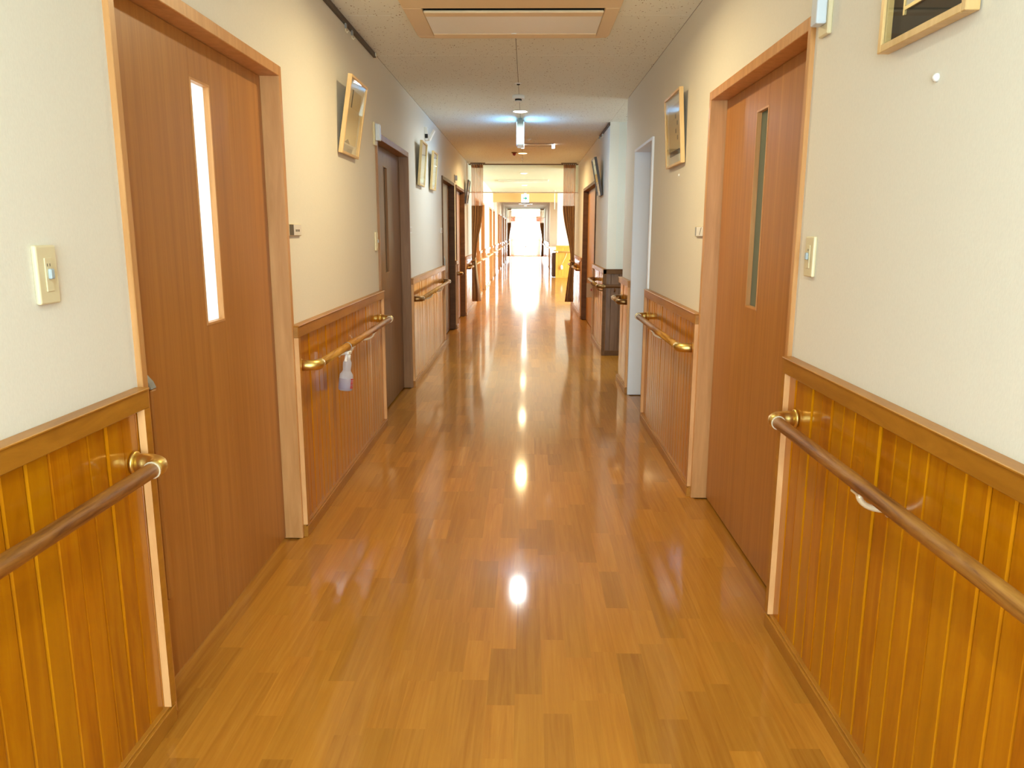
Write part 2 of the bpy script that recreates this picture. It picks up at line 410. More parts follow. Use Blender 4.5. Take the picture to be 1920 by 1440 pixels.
w = MB().box(0.93, 6.1, YL, YL + 0.12, 0, H).build('wall_lounge_far', 'cool_wallpaper'); tag(w, 'pale wall above yellow wainscot beyond the lounge bay', 'wall', kind='structure')
w = MB().box(XL, 0.93, YL, YL + 0.15, 2.30, H).build('trim_beam', 'orange_wall'); tag(w, 'orange beam crossing the far ceiling behind the exit sign', 'beam', kind='structure')
# room shells behind the doors and behind the camera
for i_, bx_ in enumerate([(-4.6, -4.5, 4.6, 50), (-4.6, -4.5, -6, 0.8), (-4.5, XL - 0.1, 4.5, 4.6), (-4.5, XL - 0.1, 0.7, 0.8), (4.0, 4.1, -6, Y7), (4.0, 4.1, Y8, YW), (XR + .1, 4.0, 4.5, 4.6),
        (3.2, 3.3, YL + .12, 31.0), (XR + .1, 3.3, 31.0, 31.1), (XR + .1, 8, YE, YE + .1), (-5, XL - .1, YE, YE + .1), (-4.5, XL - .1, YB - .1, YB), (XR + .1, 4.0, YB - .1, YB)]):
    w = MB().box(*bx_, 0, H).build('wall_room_%d' % (i_ + 1), 'wallpaper'); tag(w, 'plain room wall hidden behind the corridor, piece %s' % 'abcdefghijklm'[i_], 'wall', kind='structure')

# windows: added entrance (unseen, behind camera), side passage, lounge, far end
def window(n, ax, at_, a0, a1, z0, z1, nx, label, mat='white_paint', rails=()):
    root = thing('window_%d' % n, (at_ if ax == 'X' else a0, at_ if ax == 'Y' else a0, z0), label, 'window', kind='structure')
    def bar(p, q, zz0, zz1, nm):
        b = MB(); (b.box(at_ - .03, at_ + .03, p, q, zz0, zz1) if ax == 'X' else b.box(p, q, at_ - .03, at_ + .03, zz0, zz1)); b.build(nm, mat, root, 0.004)
    bar(a0, a0 + .05, z0, z1, 'frame_side'); bar(a1 - .05, a1, z0, z1, 'frame_side'); bar(a0 + .05, a1 - .05, z0, z0 + .05, 'frame_sill'); bar(a0 + .05, a1 - .05, z1 - .05, z1, 'frame_head')
    for i in range(1, nx):
        c = a0 + (a1 - a0) * i / nx; bar(c - .02, c + .02, z0 + .05, z1 - .05, 'mullion')
    for zz in rails: bar(a0 + .05, a1 - .05, zz - .02, zz + .02, 'transom')
    for i in range(nx):
        p = a0 + .05 + (a1 - a0 - .1) * i / nx; q = a0 + .05 + (a1 - a0 - .1) * (i + 1) / nx
        b = MB(); (b.box(at_ - .003, at_ + .003, p, q, z0 + .05, z1 - .05) if ax == 'X' else b.box(p, q, at_ - .003, at_ + .003, z0 + .05, z1 - .05)); b.build('pane', 'clear_glass', root)
    return root
window(1, 'Y', YB, XL, XR, 0.0, H, 2, 'added unseen glazed entrance for the light behind the camera')
window(2, 'X', 3.95, Y7, Y8, 0.7, 2.3, 2, 'window at the end of the right side passage')
window(3, 'X', 6.05, YW, YL, 0.4, 2.4, 6, 'row of tall windows lighting the lounge bay')
window(4, 'Y', YE, XL, XR, 0.0, 1.97, 2, 'glaring glazed door at the far end of the corridor', rails=(0.55,))
w = MB().box(XL, XR, YE - .04, YE + .04, 1.97, H).build('wall_far_end', 'white_paint'); tag(w, 'white panel above the glaring door at the far end', 'wall', kind='structure')

# ------------------------------------------------------------------ wainscots
board_src = {}
BP = 0.077
def board_mesh(s):
    b = MB(); w = BP; c = 0.0045; g = 0.0006; d = 0.015
    # plan outline: chamfered edges make the V joints
    o = 1 if s < 0 else -1
    b.prism([(0, g), (o * (d - c), g), (o * d, g + c), (o * d, w - g - c), (o * (d - c), w - g), (0, w - g)], 0.055, 0.945, 'Z')
    return b
trim_no = [0]
def wainscot(s, ya, yb, label, st=(True, True), boards=True, y_board_end=None):
    trim_no[0] += 1
    root = thing('trim_%d' % trim_no[0], (sx(s, 0), ya, 0), label, 'wainscot', kind='structure')
    MB().box(sx(s, 0), sx(s, 0.035), ya, yb, 0.935, 0.984).box(sx(s, 0), sx(s, 0.040), ya, yb, 0.984, 0.990).build('cap_rail', 'amber_trim', root, 0.0018)
    MB().box(sx(s, 0.0), sx(s, 0.035), ya, yb, 0.0, 0.052).box(sx(s, 0.0), sx(s, 0.028), ya, yb, 0.052, 0.060).build('base_board', 'amber_trim', root, 0.0015)
    ba, bb = ya, yb
    for i, yy in enumerate((ya, yb - 0.03)):
        if st[i]:
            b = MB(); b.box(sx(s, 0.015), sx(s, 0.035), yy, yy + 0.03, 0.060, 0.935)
            o = b.build('stile', ['amber_trim', 'lit_edge_wood'], root)
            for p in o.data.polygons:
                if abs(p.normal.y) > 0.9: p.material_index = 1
    if st[1] and y_board_end is None: pass
    if y_board_end: bb = y_board_end
    if boards:
        y = ba
        while y < bb - 0.002:
            wdt = min(BP, bb - y); k = s
            if k not in board_src:
                o = board_mesh(s).build('board', 'amber_board'); board_src[k] = o.data
                o.parent = root
            else:
                o = bpy.data.objects.new('board', board_src[k]); COL.objects.link(o); o.parent = root
            o.location = (0, y - ya, 0); o.scale = (1, wdt / BP, 1); o.rotation_euler = (0, random.uniform(-.003, .003), random.uniform(-.007, .007)); y += BP
    else:
        MB().box(sx(s, 0), sx(s, 0.015), ba, bb, 0.055, 0.945).build('board_panel', 'amber_board', root)
    return root
W_L = [(-1.2, 1.993, 'amber board wainscot nearest the camera on the left'),
       (3.362, 5.455, 'amber board wainscot behind the rail with the spray bottle'),
       (6.88, 9.625, 'board wainscot on the left under the two narrow pictures'),
       (11.20, 11.47, 'narrow wainscot strip between two left doors'),
       (13.005, 15.70, 'wainscot on the left beside the tied brown curtain')]
for i, (a, b_, lb) in enumerate(W_L):
    wainscot(-1, a, b_, lb, (i > 0, True), True)
far = [(16.945, 17.705), (19.145, 21.655), (23.145, 23.955), (25.245, 28.155), (29.645, 30.455), (31.745, 33.955), (35.445, 37.155), (38.545, 45.9)]
ordw = ['first', 'second', 'third', 'fourth', 'fifth', 'sixth', 'seventh', 'eighth']
for i, (a, b_) in enumerate(far):
    wainscot(-1, a, b_, 'sunlit far left wainscot, %s beyond the left brown curtain' % ordw[i], (True, True), i < 2)
W_R = [(-1.2, 2.585, 'amber board wainscot nearest the camera on the right'),
       (3.968, 5.722, 'amber board wainscot between the right wooden door and white door'),
       (6.652, Y7, 'short wainscot just past the white door'),
       (Y8 - 0.035, 10.315, 'wainscot on the right past the side passage'),
       (12.565, YW, 'wainscot on the right beside the tied brown curtain')]
for i, (a, b_, lb) in enumerate(W_R):
    wainscot(1, a, b_, lb, (i > 0, i != 2), True)
wainscot(1, 31.2, 45.9, 'far right wainscot leading to the glaring end door', (True, True), False)
# wainscot on the facing wall of the side passage and of the lounge (boards run along X)
def wainscot_face(yf, xa, xb, label, mat='amber_board', tm='amber_trim', xs=BP):
    trim_no[0] += 1
    root = thing('trim_%d' % trim_no[0], (xa, yf, 0), label, 'wainscot', kind='structure')
    MB().box(xa, xb, yf - 0.035, yf, 0.935, 0.984).box(xa, xb, yf - 0.04, yf, 0.984, 0.99).build('cap_rail', tm, root, 0.0018)
    MB().box(xa, xb, yf - 0.035, yf, 0, 0.06).build('base_board', tm, root, 0.002)
    MB().box(xa - 0.002, xa + 0.033, yf - 0.037, yf, 0.0, 0.935).build('corner_post', tm, root, 0.002)
    src = None; x = xa
    while x < xb - 0.01:
        if src is None:
            b = MB(); c = 0.0035; g = 0.0004
            b.prism([(xa + g, yf), (xa + g, yf - 0.0115), (xa + g + c, yf - 0.015), (xa + xs - g - c, yf - 0.015), (xa + xs - g, yf - 0.0115), (xa + xs - g, yf)], 0.055, 0.945, 'Z')
            o = b.build('board', mat, root); src = o.data
        else:
            o = bpy.data.objects.new('board', src); COL.objects.link(o); o.parent = root
        o.location = (x - xa, 0, 0); o.scale = (min(1, (xb - x) / xs), 1, 1); x += xs
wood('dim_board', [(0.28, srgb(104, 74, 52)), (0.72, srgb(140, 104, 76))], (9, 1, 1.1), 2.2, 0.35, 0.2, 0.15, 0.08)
wood('dim_trim', [(0.3, srgb(92, 62, 34)), (0.7, srgb(118, 82, 50))], (3, 14, 14), 1.2, 0.5, 0.0, 0.15, 0.05)  # dark trim; lower light on far door casings put into its colour
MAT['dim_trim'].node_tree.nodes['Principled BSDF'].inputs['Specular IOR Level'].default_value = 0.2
wood('brown_casing', [(0.3, srgb(136, 96, 56)), (0.7, srgb(162, 118, 74))], (14, 14, 1.2), 2.0, 0.45, 0.0, 0.2, 0.04)  # brown like its leaf; weaker light on the jambs also in the colour
wood('yellow_board', [(0.28, srgb(206, 150, 50)), (0.72, srgb(226, 172, 70))], (9, 1, 1.1), 2.2, 0.35, 0.2, 0.15, 0.05)
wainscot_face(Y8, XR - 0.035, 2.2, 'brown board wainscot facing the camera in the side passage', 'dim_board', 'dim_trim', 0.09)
wainscot_face(YL, 0.90, 2.6, 'yellow board wainscot facing the camera beyond the lounge', 'yellow_board', 'yellow_board', 0.09)

# ------------------------------------------------------------------ doors
door_no = [0]
def door(s, y0, y1, label, leaf='door_veneer', casing='casing_wood', slit=None, pane='frosted_glass', handle=None, depth=0.065, full=True, zc=ZC):
    door_no[0] += 1
    root = thing('door_%d' % door_no[0], (sx(s, 0), y0, 0), label, 'door', kind='structure')
    di, do = -(depth + 0.045), 0.015
    MB().box(sx(s, di), sx(s, do), y0 - CW, y0, 0, ZH).build('jamb', casing, root, 0.002)
    MB().box(sx(s, di), sx(s, do), y1, y1 + CW, 0, ZH).build('jamb', casing, root, 0.002)
    MB().box(sx(s, di), sx(s, do), y0, y1, zc, ZH).build('head', casing, root, 0.002)
    ly0, ly1, lz0, lz1 = y0 + 0.001, y1 - 0.006, 0.008, zc - 0.002
    d0, d1 = -depth, -depth - 0.035
    b = MB()
    if slit:
        a, c, za, zb = slit; g = 0.0007
        b.box(sx(s, d0), sx(s, d1), ly0, a - g, lz0, lz1).box(sx(s, d0), sx(s, d1), c + g, ly1, lz0, lz1)
        b.box(sx(s, d0), sx(s, d1), a + g, c - g, zb, lz1).box(sx(s, d0), sx(s, d1), a + g, c - g, lz0, za)
        # dark backing of the veneer joints
        b.box(sx(s, d0 - .004), sx(s, d1), a - g, a + g, zb, lz1).box(sx(s, d0 - .004), sx(s, d1), c - g, c + g, zb, lz1)
        b.box(sx(s, d0 - .004), sx(s, d1), a - g, a + g, lz0, za).box(sx(s, d0 - .004), sx(s, d1), c - g, c + g, lz0, za)
    else: b.box(sx(s, d0), sx(s, d1), ly0, ly1, lz0, lz1)
    lf = b.build('door_leaf', leaf, root)
    if slit:
        b = MB(); t = 0.008
        b.box(sx(s, d0 + .002), sx(s, d1), a, a + t, za, zb).box(sx(s, d0 + .002), sx(s, d1), c - t, c, za, zb)
        b.box(sx(s, d0 + .002), sx(s, d1), a + t, c - t, za, za + t).box(sx(s, d0 + .002), sx(s, d1), a + t, c - t, zb - t, zb)
        b.build('glazing_bead', casing, lf)
        MB().box(sx(s, d0 - .018), sx(s, d0 - .023), a + t, c - t, za + t, zb - t).build('pane', pane, lf)
    if handle == 'bar':
        hy = y0 + 0.115
        hb = MB().box(sx(s, d0), sx(s, d0 + .038), hy - .016, hy + .016, 0.30, 0.952).build('handle_bar', 'door_veneer', lf, 0.005)
        MB().prism([(sx(s, d0), .952), (sx(s, d0 + .038), .952), (sx(s, d0 + .030), .972), (sx(s, d0 + .012), .993), (sx(s, d0), .997)], hy - .016, hy + .016, 'Y').build('handle_cap', 'grey_plastic', hb, 0.002)
    if handle == 'pull':
        hy = y0 + 0.25
        MB().tube([(sx(s, d0), hy, 1.10), (sx(s, d0 + .05), hy, 1.085), (sx(s, d0 + .06), hy, 1.06), (sx(s, d0 + .06), hy, .76), (sx(s, d0 + .05), hy, .735), (sx(s, d0), hy, .72)], 0.013, 10).build('pull_handle', 'steel', lf)
    if handle == 'knob':
        hy = y0 + 0.07 if s > 0 else y1 - .07
        MB().lathe([(0.026, 0), (0.026, .008), (0.012, .012), (0.012, .03), (0.024, .036), (0.027, .05), (0.02, .06)] if s < 0 else [(0.026, 0), (0.026, -.008), (0.012, -.012), (0.012, -.03), (0.024, -.036), (0.027, -.05), (0.02, -.06)], (sx(s, d0), hy, 1.0), 'X', 16).build('door_knob', 'steel', lf)
    return root
zs = (1.077, 1.896)
door(-1, *DL[0], 'wide wooden sliding door nearest on the left with bright glass slit', slit=(2.640, 2.800) + zs, handle='bar')
door(-1, *DL[1], 'brown sliding door on the left past the spray bottle rail', 'brown_veneer', 'brown_casing', slit=(6.10, 6.25) + zs, pane='grey_frosted_glass', handle='bar')
door(-1, *DL[2], 'brown left door with a steel pull handle', 'brown_veneer', 'dim_trim', handle='pull')
door(-1, *DL[3], 'brown left door just before the tied curtain', 'door_veneer', 'dim_trim')
names = ['first', 'second', 'third', 'fourth', 'fifth', 'sixth', 'seventh', 'eighth']
for i, d in enumerate(DL[4:]):
    door(-1, *d, 'sunlit wooden door on the far left, %s past the curtain' % names[i])
door(1, *DR[0], 'wide wooden sliding door nearest on the right with grey glass slit', slit=(3.262, 3.425, 1.078, 1.905), pane='grey_frosted_glass', handle='bar')
door(1, *DR[1], 'white painted door in a deep white frame on the right', 'white_paint', 'white_paint', handle='knob', depth=0.115, zc=2.05)
door(1, *DR[2], 'brown-framed wooden door on the right before the curtain', 'door_veneer', 'dim_trim', handle='bar')

# ------------------------------------------------------------------ handrails
def bend(pts, r=0.03, n=5):
    out = [Vector(pts[0])]
    for i in range(1, len(pts) - 1):
        p, a, c = Vector(pts[i]), Vector(pts[i - 1]), Vector(pts[i + 1])
        u = (a - p).normalized() * r; w_ = (c - p).normalized() * r
        for k in range(n + 1):
            t = k / n; out.append((p + u) * (1 - t) ** 2 + p * 2 * t * (1 - t) + (p + w_) * t ** 2)
    out.append(Vector(pts[-1])); return out
RZ, RD, RR = 0.800, 0.092, 0.0195
def rail(s, ya, yb, sup, label, ends=(True, True), metal='brass', wall_d=0.015, wm='rail_wood'):
    root = thing('handrail', (sx(s, RD), (ya + yb) / 2, RZ), label, 'handrail', 'corridor handrails')
    x = sx(s, RD); a = ya + (0.055 if ends[0] else 0); b_ = yb - (0.055 if ends[1] else 0)
    MB().tube([(x, a, RZ), (x, b_, RZ)], RR, 18).build('rail_bar', wm, root)
    for i, (e, yy, sg) in enumerate(((ends[0], ya, 1), (ends[1], yb, -1))):
        if not e: continue
        xw = sx(s, wall_d)
        br = MB().tube(bend([(xw, yy, RZ), (x, yy, RZ), (x, yy + sg * 0.062, RZ)], 0.045, 7), [0.0255] * 2 + [0.0245] * 7 + [0.0225], 16).build('end_bracket', metal, root)
        MB().lathe([(0.031, 0.0), (0.031, 0.006), (0.027, 0.009)] if s < 0 else [(0.031, 0), (0.031, -0.006), (0.027, -0.009)], (xw, yy, RZ), 'X', 20).build('wall_rosette', metal, br)
        MB().tube([(x, yy + sg * 0.060, RZ), (x, yy + sg * 0.0645, RZ)], 0.0228, 16).build('collar_ring', 'pale_metal', br)
    for yy in sup:
        xw = sx(s, wall_d); o = 1 if s < 0 else -1
        pts = []
        for k in range(9):
            t = math.pi * (0.0 + k / 8 * 0.5)
            pts.append((xw + o * (0.012 + (RD - wall_d - 0.012) * math.sin(t)), yy, RZ - RR - 0.040 * math.cos(t) - 0.004 + 0.0 * t))
        pts = [(xw, yy, RZ - RR - 0.044)] + pts
        sb = MB().tube(pts, 0.0078, 10).build('support_bracket', 'pale_metal', root)
        MB().box(x - .011, x + .011, yy - .022, yy + .022, RZ - RR - .004, RZ - RR + .002).build('saddle_plate', 'pale_metal', sb)
        MB().lathe([(0.019, 0), (0.019, o * 0.005), (0.012, o * 0.008)], (xw, yy, RZ - RR - 0.044), 'X', 14).build('wall_plate', 'pale_metal', sb)
    return root
rail(-1, -1.0, 1.925, (0.6,), 'wooden handrail nearest the camera on the left wall', (False, True))
rail(-1, 3.435, 5.375, (4.16, 4.75), 'wooden handrail on the left with the spray bottle hanging from it')
rail(-1, 6.98, 9.56, (7.75, 8.75), 'handrail on the left below the two narrow pictures', metal='bronze')
rail(-1, 11.26, 11.42, (), 'stub of handrail between the two left doors', metal='bronze')
rail(-1, 13.1, 13.80, (), 'handrail on the left just before the tied brown curtain', metal='bronze')
rail(-1, 14.06, 15.6, (), 'handrail on the left just past the tied brown curtain')
for i, (a, b_) in enumerate(far):
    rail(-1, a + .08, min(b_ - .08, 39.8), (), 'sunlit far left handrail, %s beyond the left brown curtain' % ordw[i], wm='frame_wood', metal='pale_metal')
rail(1, -1.0, 2.478, (0.55, 1.80), 'wooden handrail nearest the camera on the right wall', (False, True))
rail(1, 4.05, 5.63, (4.92,), 'handrail on the right between wooden door and white door')
rail(1, 6.78, 7.26, (), 'short handrail just past the white door on the right', metal='bronze')
rail(1, 12.7, 13.80, (), 'handrail on the right just before the tied brown curtain', metal='bronze')
rail(1, 14.06, 15.0, (), 'handrail on the right just past the tied brown curtain')
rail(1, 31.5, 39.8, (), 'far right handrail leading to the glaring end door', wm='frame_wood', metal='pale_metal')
# L-shaped rail round the corner of the side passage
x = sx(1, RD); yc = Y8 - RD
root = thing('handrail', (x, 9.4, RZ), 'handrail that turns the corner into the right side passage', 'handrail', 'corridor handrails')
MB().tube([(x, yc + 0.07, RZ), (x, 10.08, RZ)], RR, 16).build('rail_bar', 'rail_wood', root)
MB().tube([(x + 0.06, yc, RZ), (1.9, yc, RZ)], RR, 16).build('rail_bar', 'dim_trim', root)
MB().tube(bend([(x + 0.075, yc, RZ), (x, yc, RZ), (x, yc + 0.085, RZ)], 0.05, 7), 0.0235, 16).build('corner_elbow', 'bronze', root)
eb = MB().tube(bend([(sx(1, .015), 10.14, RZ), (x, 10.14, RZ), (x, 10.08, RZ)], 0.045, 7), 0.0235, 16).build('end_bracket', 'bronze', root)
for (bx, by, ax) in ((x, 9.0, 0), (x, 9.75, 0), (1.0, yc, 1)):
    pts = []
    for k in range(8):
        t = math.pi * k / 14; q = (0.012 + (RD - .027) * math.sin(t))
        zz = RZ - RR - 0.044 * math.cos(t) - 0.002
        pts.append((sx(1, .015) - q, by, zz) if ax == 0 else (bx, Y8 - .015 - q, zz))
    pts = [((sx(1, .012), by, pts[0][2]) if ax == 0 else (bx, Y8 - .012, pts[0][2]))] + pts
    MB().tube(pts, 0.0075, 10).build('support_bracket', 'bronze', root)

# ------------------------------------------------------------------ switches, plates, signal lamps
def switch(s, yc_, zc_, label):
    root = thing('wall_switch', (sx(s, 0), yc_, zc_), label, 'light switch', 'cream wall switches')
    w2, h2 = 0.036, 0.063
    MB().prism([(sx(s, 0), 0), (sx(s, 0.006), 0), (sx(s, .006), 0), (sx(s, 0), 0)][:0] or [(yc_ - w2, zc_ - h2), (yc_ + w2, zc_ - h2), (yc_ + w2, zc_ + h2), (yc_ - w2, zc_ + h2)], sx(s, 0), sx(s, 0.012), 'X').build('plate', 'cream_plastic', root, 0.0045, seg=3)
    ins = MB().box(sx(s, .012), sx(s, .0145), yc_ - .0125, yc_ + .0125, zc_ - .036, zc_ + .036).build('insert', 'cream_plastic', root, 0.0008)
    MB().box(sx(s, .0145), sx(s, .0225), yc_ - .007, yc_ + .007, zc_ - .009, zc_ + .013).build('slide_knob', 'blue_knob', ins, 0.002)
    b = MB()
    for q in (-.005, .004): b.box(sx(s, .0145), sx(s, .0149), yc_ + q - .0012, yc_ + q + .0012, zc_ + .018, zc_ + .024)
    b.build('printed_marks', 'ink', ins)
switch(-1, 1.655, 1.306, 'cream slide switch nearest the camera on the left wall')
switch(-1, 5.375, 1.333, 'cream slide switch on the left wall before the brown door')
switch(1, 2.485, 1.326, 'cream slide switch on the right wall beside the near door')

def nameplate(s, y0, y1, z0, z1, label, kind):
    root = thing('name_plate', (sx(s, 0), (y0 + y1) / 2, z0), label, 'name plate', 'door name plates')
    if kind == 'white':
        MB().box(sx(s, 0), sx(s, .006), y0, y1, z0, z1).build('plate', 'white_plastic', root, 0.0012); 
        MB().box(sx(s, .006), sx(s, .007), y0 + .02, y1 - .02, z0 + .012, z1 - .012).build('card', 'paper', root); return
    MB().box(sx(s, 0), sx(s, .010), y0, y1, z0, z1).build('holder', 'cream_plastic', root, 0.0015)
    ym = y0 + (y1 - y0) * .32
    if kind == 'left':
        MB().box(sx(s, .010), sx(s, .012), y0 + .004, ym, z0 + .003, z1 - .003).build('photo_insert', 'ink', root)
        c = MB().box(sx(s, .010), sx(s, .012), ym + .004, y1 - .004, z0 + .003, z1 - .003).build('card', 'paper', root)
        b = MB()
        for q in range(3): b.box(sx(s, .012), sx(s, .0124), ym + .03 + q * .022, ym + .044 + q * .022, z0 + .018, z0 + .028)
        b.build('lettering', 'ink', c)
    else:
        c = MB().box(sx(s, .010), sx(s, .012), y0 + .004, y1 - .035, z0 + .003, z1 - .003).build('card', 'white_plastic', root)
        MB().prism([(y0 + .03, z1 - .006), (y0 + .04, z1 - .006), (y0 + .075, z0 + .008), (y0 + .065, z0 + .008)], sx(s, .012), sx(s, .0124), 'X').build('slanted_stroke', 'ink', c)
        MB().box(sx(s, .010), sx(s, .012), y1 - .03, y1 - .006, z0 + .004, z1 - .004).build('photo_insert', 'grey_plastic', root)
nameplate(-1, 3.395, 3.575, 1.380, 1.432, 'two-part name plate beside the nearest left door', 'left')
nameplate(1, 4.0, 4.185, 1.380, 1.432, 'name plate with a slanted stroke beside the nearest right door', 'right')
nameplate(-1, 6.90, 7.07, 1.385, 1.445, 'small white name plate past the brown left door', 'white')
nameplate(-1, 9.43, 9.60, 1.385, 1.445, 'small white name plate before the left door with pull handle', 'white')

def signal(s, yc_, z0, z1, label):
    root = thing('signal_lamp', (sx(s, 0), yc_, z0), label, 'call lamp', 'nurse call lamps over the doors')
    MB().box(sx(s, 0), sx(s, .014), yc_ - .036, yc_ + .036, z0, z1).build('base_plate', 'cream_plastic', root, 0.003)
    MB().box(sx(s, .014), sx(s, .045), yc_ - .026, yc_ + .026, z0 + .03, z1 - .012).build('lens', 'lens_blue', root, 0.005, seg=2)
signal(1, 2.505, 1.985, 2.155, 'cream call lamp above right of the nearest right door')
signal(-1, 5.43, 1.975, 2.125, 'cream call lamp above the brown left door')
root = thing('signal_lamp', (XL, 8.20, 2.32), 'white call lamp with a tilted arm above the narrow pictures', 'call lamp', 'nurse call lamps over the doors')
MB().box(XL, XL + .03, 8.10, 8.20, 2.31, 2.44).build('base_plate', 'white_plastic', root, 0.004)
T = Matrix.Translation((XL + .03, 8.17, 2.32)) @ Matrix.Rotation(math.radians(28), 4, 'Y')
MB().box(0, .022, -.03, .03, 0, .115, T).build('tilted_lens', 'white_plastic', root, 0.003)
MB().box(XL + .006, XL + .034, 8.094, 8.10, 2.33, 2.37).build('grille', 'black_gap', root)
signal(-1, 11.33, 2.09, 2.20, 'tiny call lamp on the strip between two left doors')
o = MB().lathe([(0.010, 0), (0.0095, -.005), (0.006, -.009), (0.002, -.011)], (XR, 1.815, 1.738), 'X', 18).build('push_pin', 'white_plastic'); tag(o, 'small white button on the right wall under the big picture', 'wall button')
o = MB().lathe([(0.010, 0), (0.009, -.004), (0.002, -.008)], (XR, 4.75, 1.735), 'X', 12).build('push_pin', 'white_plastic'); tag(o, 'tiny white button under the right-hand narrow picture', 'wall button')

# ------------------------------------------------------------------ pictures
def picture(s, y0, y1, z0, z1, tilt, label, fw=0.014, th=0.024, frame='frame_wood', mat=None, art='sepia_print', d0=0.004, extra=None, group='framed pictures on the walls'):
    # local frame: u along +Y, v up, n away from the wall; hinged at the bottom edge
    hh = math.hypot(z1 - z0, tilt); an = math.asin(min(1, tilt / hh)); o = 1 if s < 0 else -1
    T = Matrix(((o * math.cos(an), 0, o * math.sin(an), sx(s, d0)), (0, 1, 0, y0), (-math.sin(an), 0, math.cos(an), z0 + math.sin(an) * th), (0, 0, 0, 1)))
    w_ = y1 - y0
    root = thing('framed_picture', (sx(s, 0), (y0 + y1) / 2, z0), label, 'picture', group)
    for a, b_, c, d in ((0, fw, 0, hh), (w_ - fw, w_, 0, hh), (fw, w_ - fw, 0, fw), (fw, w_ - fw, hh - fw, hh)):
        MB().box(0, th, a, b_, c, d, T).build('frame_bar', frame, root, 0.0015)
    MB().box(0.001, 0.006, fw, w_ - fw, fw, hh - fw, T).build('backing', mat or 'paper', root)
    m0 = 0.07 if mat else 0.05
    ar = MB().box(0.006, 0.008, fw + m0, w_ - fw - m0, fw + m0, hh - fw - m0, T).build('print', art, root)
    if mat:
        for a, b_, c, d in ((m0 + fw - .008, m0 + fw, m0, hh - m0), (w_ - m0 - fw, w_ - m0 - fw + .008, m0, hh - m0), (m0 + fw, w_ - m0 - fw, m0 + fw - .008, m0 + fw), (m0 + fw, w_ - m0 - fw, hh - m0 - fw, hh - m0 - fw + .008)):
            MB().box(0.006, 0.011, a, b_, c, d, T).build('mat_bevel', 'gold_edge', root)
    if extra: extra(T, w_, hh, ar)
    MB().box(th * .72, th * .72 + .002, fw, w_ - fw, fw, hh - fw, T).build('glass', 'clear_glass', root)
    return root
def art_a(T, w_, hh, ar):
    MB().box(.008, .0085, w_ * .3, w_ * .36, hh * .62, hh * .85, T).build('brush_stroke', 'ink', ar)
    MB().prism([(w_ * .2, hh * .16), (w_ * .5, hh * .15), (w_ * .36, hh * .21)], .008, .0085, 'X', T).build('brush_stroke', 'ink', ar)
def art_b(T, w_, hh, ar):
    MB().box(.008, .0085, w_ * .16, w_ * .84, hh * .15, hh * .22, T).build('dark_band', 'ink', ar)
    for k in range(4): MB().box(.008, .0085, w_ * (.3 + .1 * (k % 2)), w_ * (.36 + .1 * (k % 2)), hh * (.35 + .1 * k), hh * (.41 + .1 * k), T).build('brush_stroke', 'ink', ar)
picture(-1, 4.37, 4.79, 1.825, 2.235, 0.070, 'pale wooden picture leaning out over the spray bottle rail', extra=art_a)
picture(-1, 7.42, 7.80, 1.83, 2.235, 0.035, 'left of two narrow pale-framed pictures past the brown door', art='paper', frame='gold_edge', d0=0.012)
picture(-1, 8.36, 8.74, 1.84, 2.235, 0.030, 'right of two narrow pale-framed pictures past the brown door', art='paper', frame='gold_edge', d0=0.012)
picture(-1, 13.05, 13.45, 1.86, 2.24, 0.05, 'small picture on the left wall beside the curtain', frame='dark_frame_wood', d0=0.012)
picture(1, 4.57, 5.06, 1.792, 2.205, 0.028, 'pale wooden picture between the right door and the white door', extra=art_b)
picture(1, 9.42, 9.85, 1.83, 2.27, 0.085, 'dark framed picture leaning out past the side passage', frame='dark_frame_wood', art='ink', th=0.03)
picture(1, 1.665, 2.06, 1.838, 2.30, 0.0, 'large picture with black mat at the top right', fw=0.018, th=0.030, mat='black_mat', art='paper')

# picture hanging rails under the ceiling
def hanger(s, ya, yb, hooks, label):
    root = thing('picture_rail', (sx(s, 0), (ya + yb) / 2, H - .03), label, 'picture rail', 'picture hanging rails')
    MB().box(sx(s, 0), sx(s, .012), ya, yb, H - .030, H - .002).box(sx(s, 0), sx(s, .018), ya, yb, H - .034, H - .028).build('track', 'dark_metal', root)
    MB().box(sx(s, 0), sx(s, .02), yb, yb + .012, H - .036, H - .002).build('end_cap', 'pale_metal', root, 0.002)
    for y in hooks:
        r = MB().tube([(sx(s, .015), y, H - .03), (sx(s, .015), y, H - .075), (sx(s, .022), y, H - .085), (sx(s, .03), y, H - .075)], 0.0035, 8).build('runner_hook', 'pale_metal', root)
        MB().box(sx(s, .010), sx(s, .022), y - .006, y + .006, H - .062, H - .036).build('runner_body', 'steel', r, 0.001)
hanger(-1, 1.2, 5.50, (4.62, 4.78), 'dark picture rail along the left edge of the ceiling')
hanger(1, Y8, 10.05, (9.55, 9.85), 'dark picture rail above the side passage corner')

# ------------------------------------------------------------------ spray bottle
bx, by, bz = sx(-1, RD) + 0.004, 4.03, 0.563
T = Matrix.Translation((bx, by, bz + .2)) @ Matrix.Rotation(math.radians(-6), 4, 'X') @ Matrix.Rotation(math.radians(5), 4, 'Y') @ Matrix.Translation((0, 0, -.2))
root = thing('spray_bottle', (bx, by, bz), 'translucent white spray bottle hanging from the left handrail', 'spray bottle')
bd = MB().lathe([(0.012, 0.002), (0.030, 0.0), (0.036, .004), (0.037, .03), (0.036, .078), (0.034, .088), (0.024, .102), (0.021, .11), (0.0225, .135), (0.0225, .150), (0.017, .164), (0.015, .170)], (0, 0, 0), 'Z', 24, T).build('bottle_body', 'bottle_plastic', root)
MB().lathe([(0.0165, .166), (0.0165, .190), (0.014, .194)], (0, 0, 0), 'Z', 20, T).build('screw_cap', 'white_plastic', root)
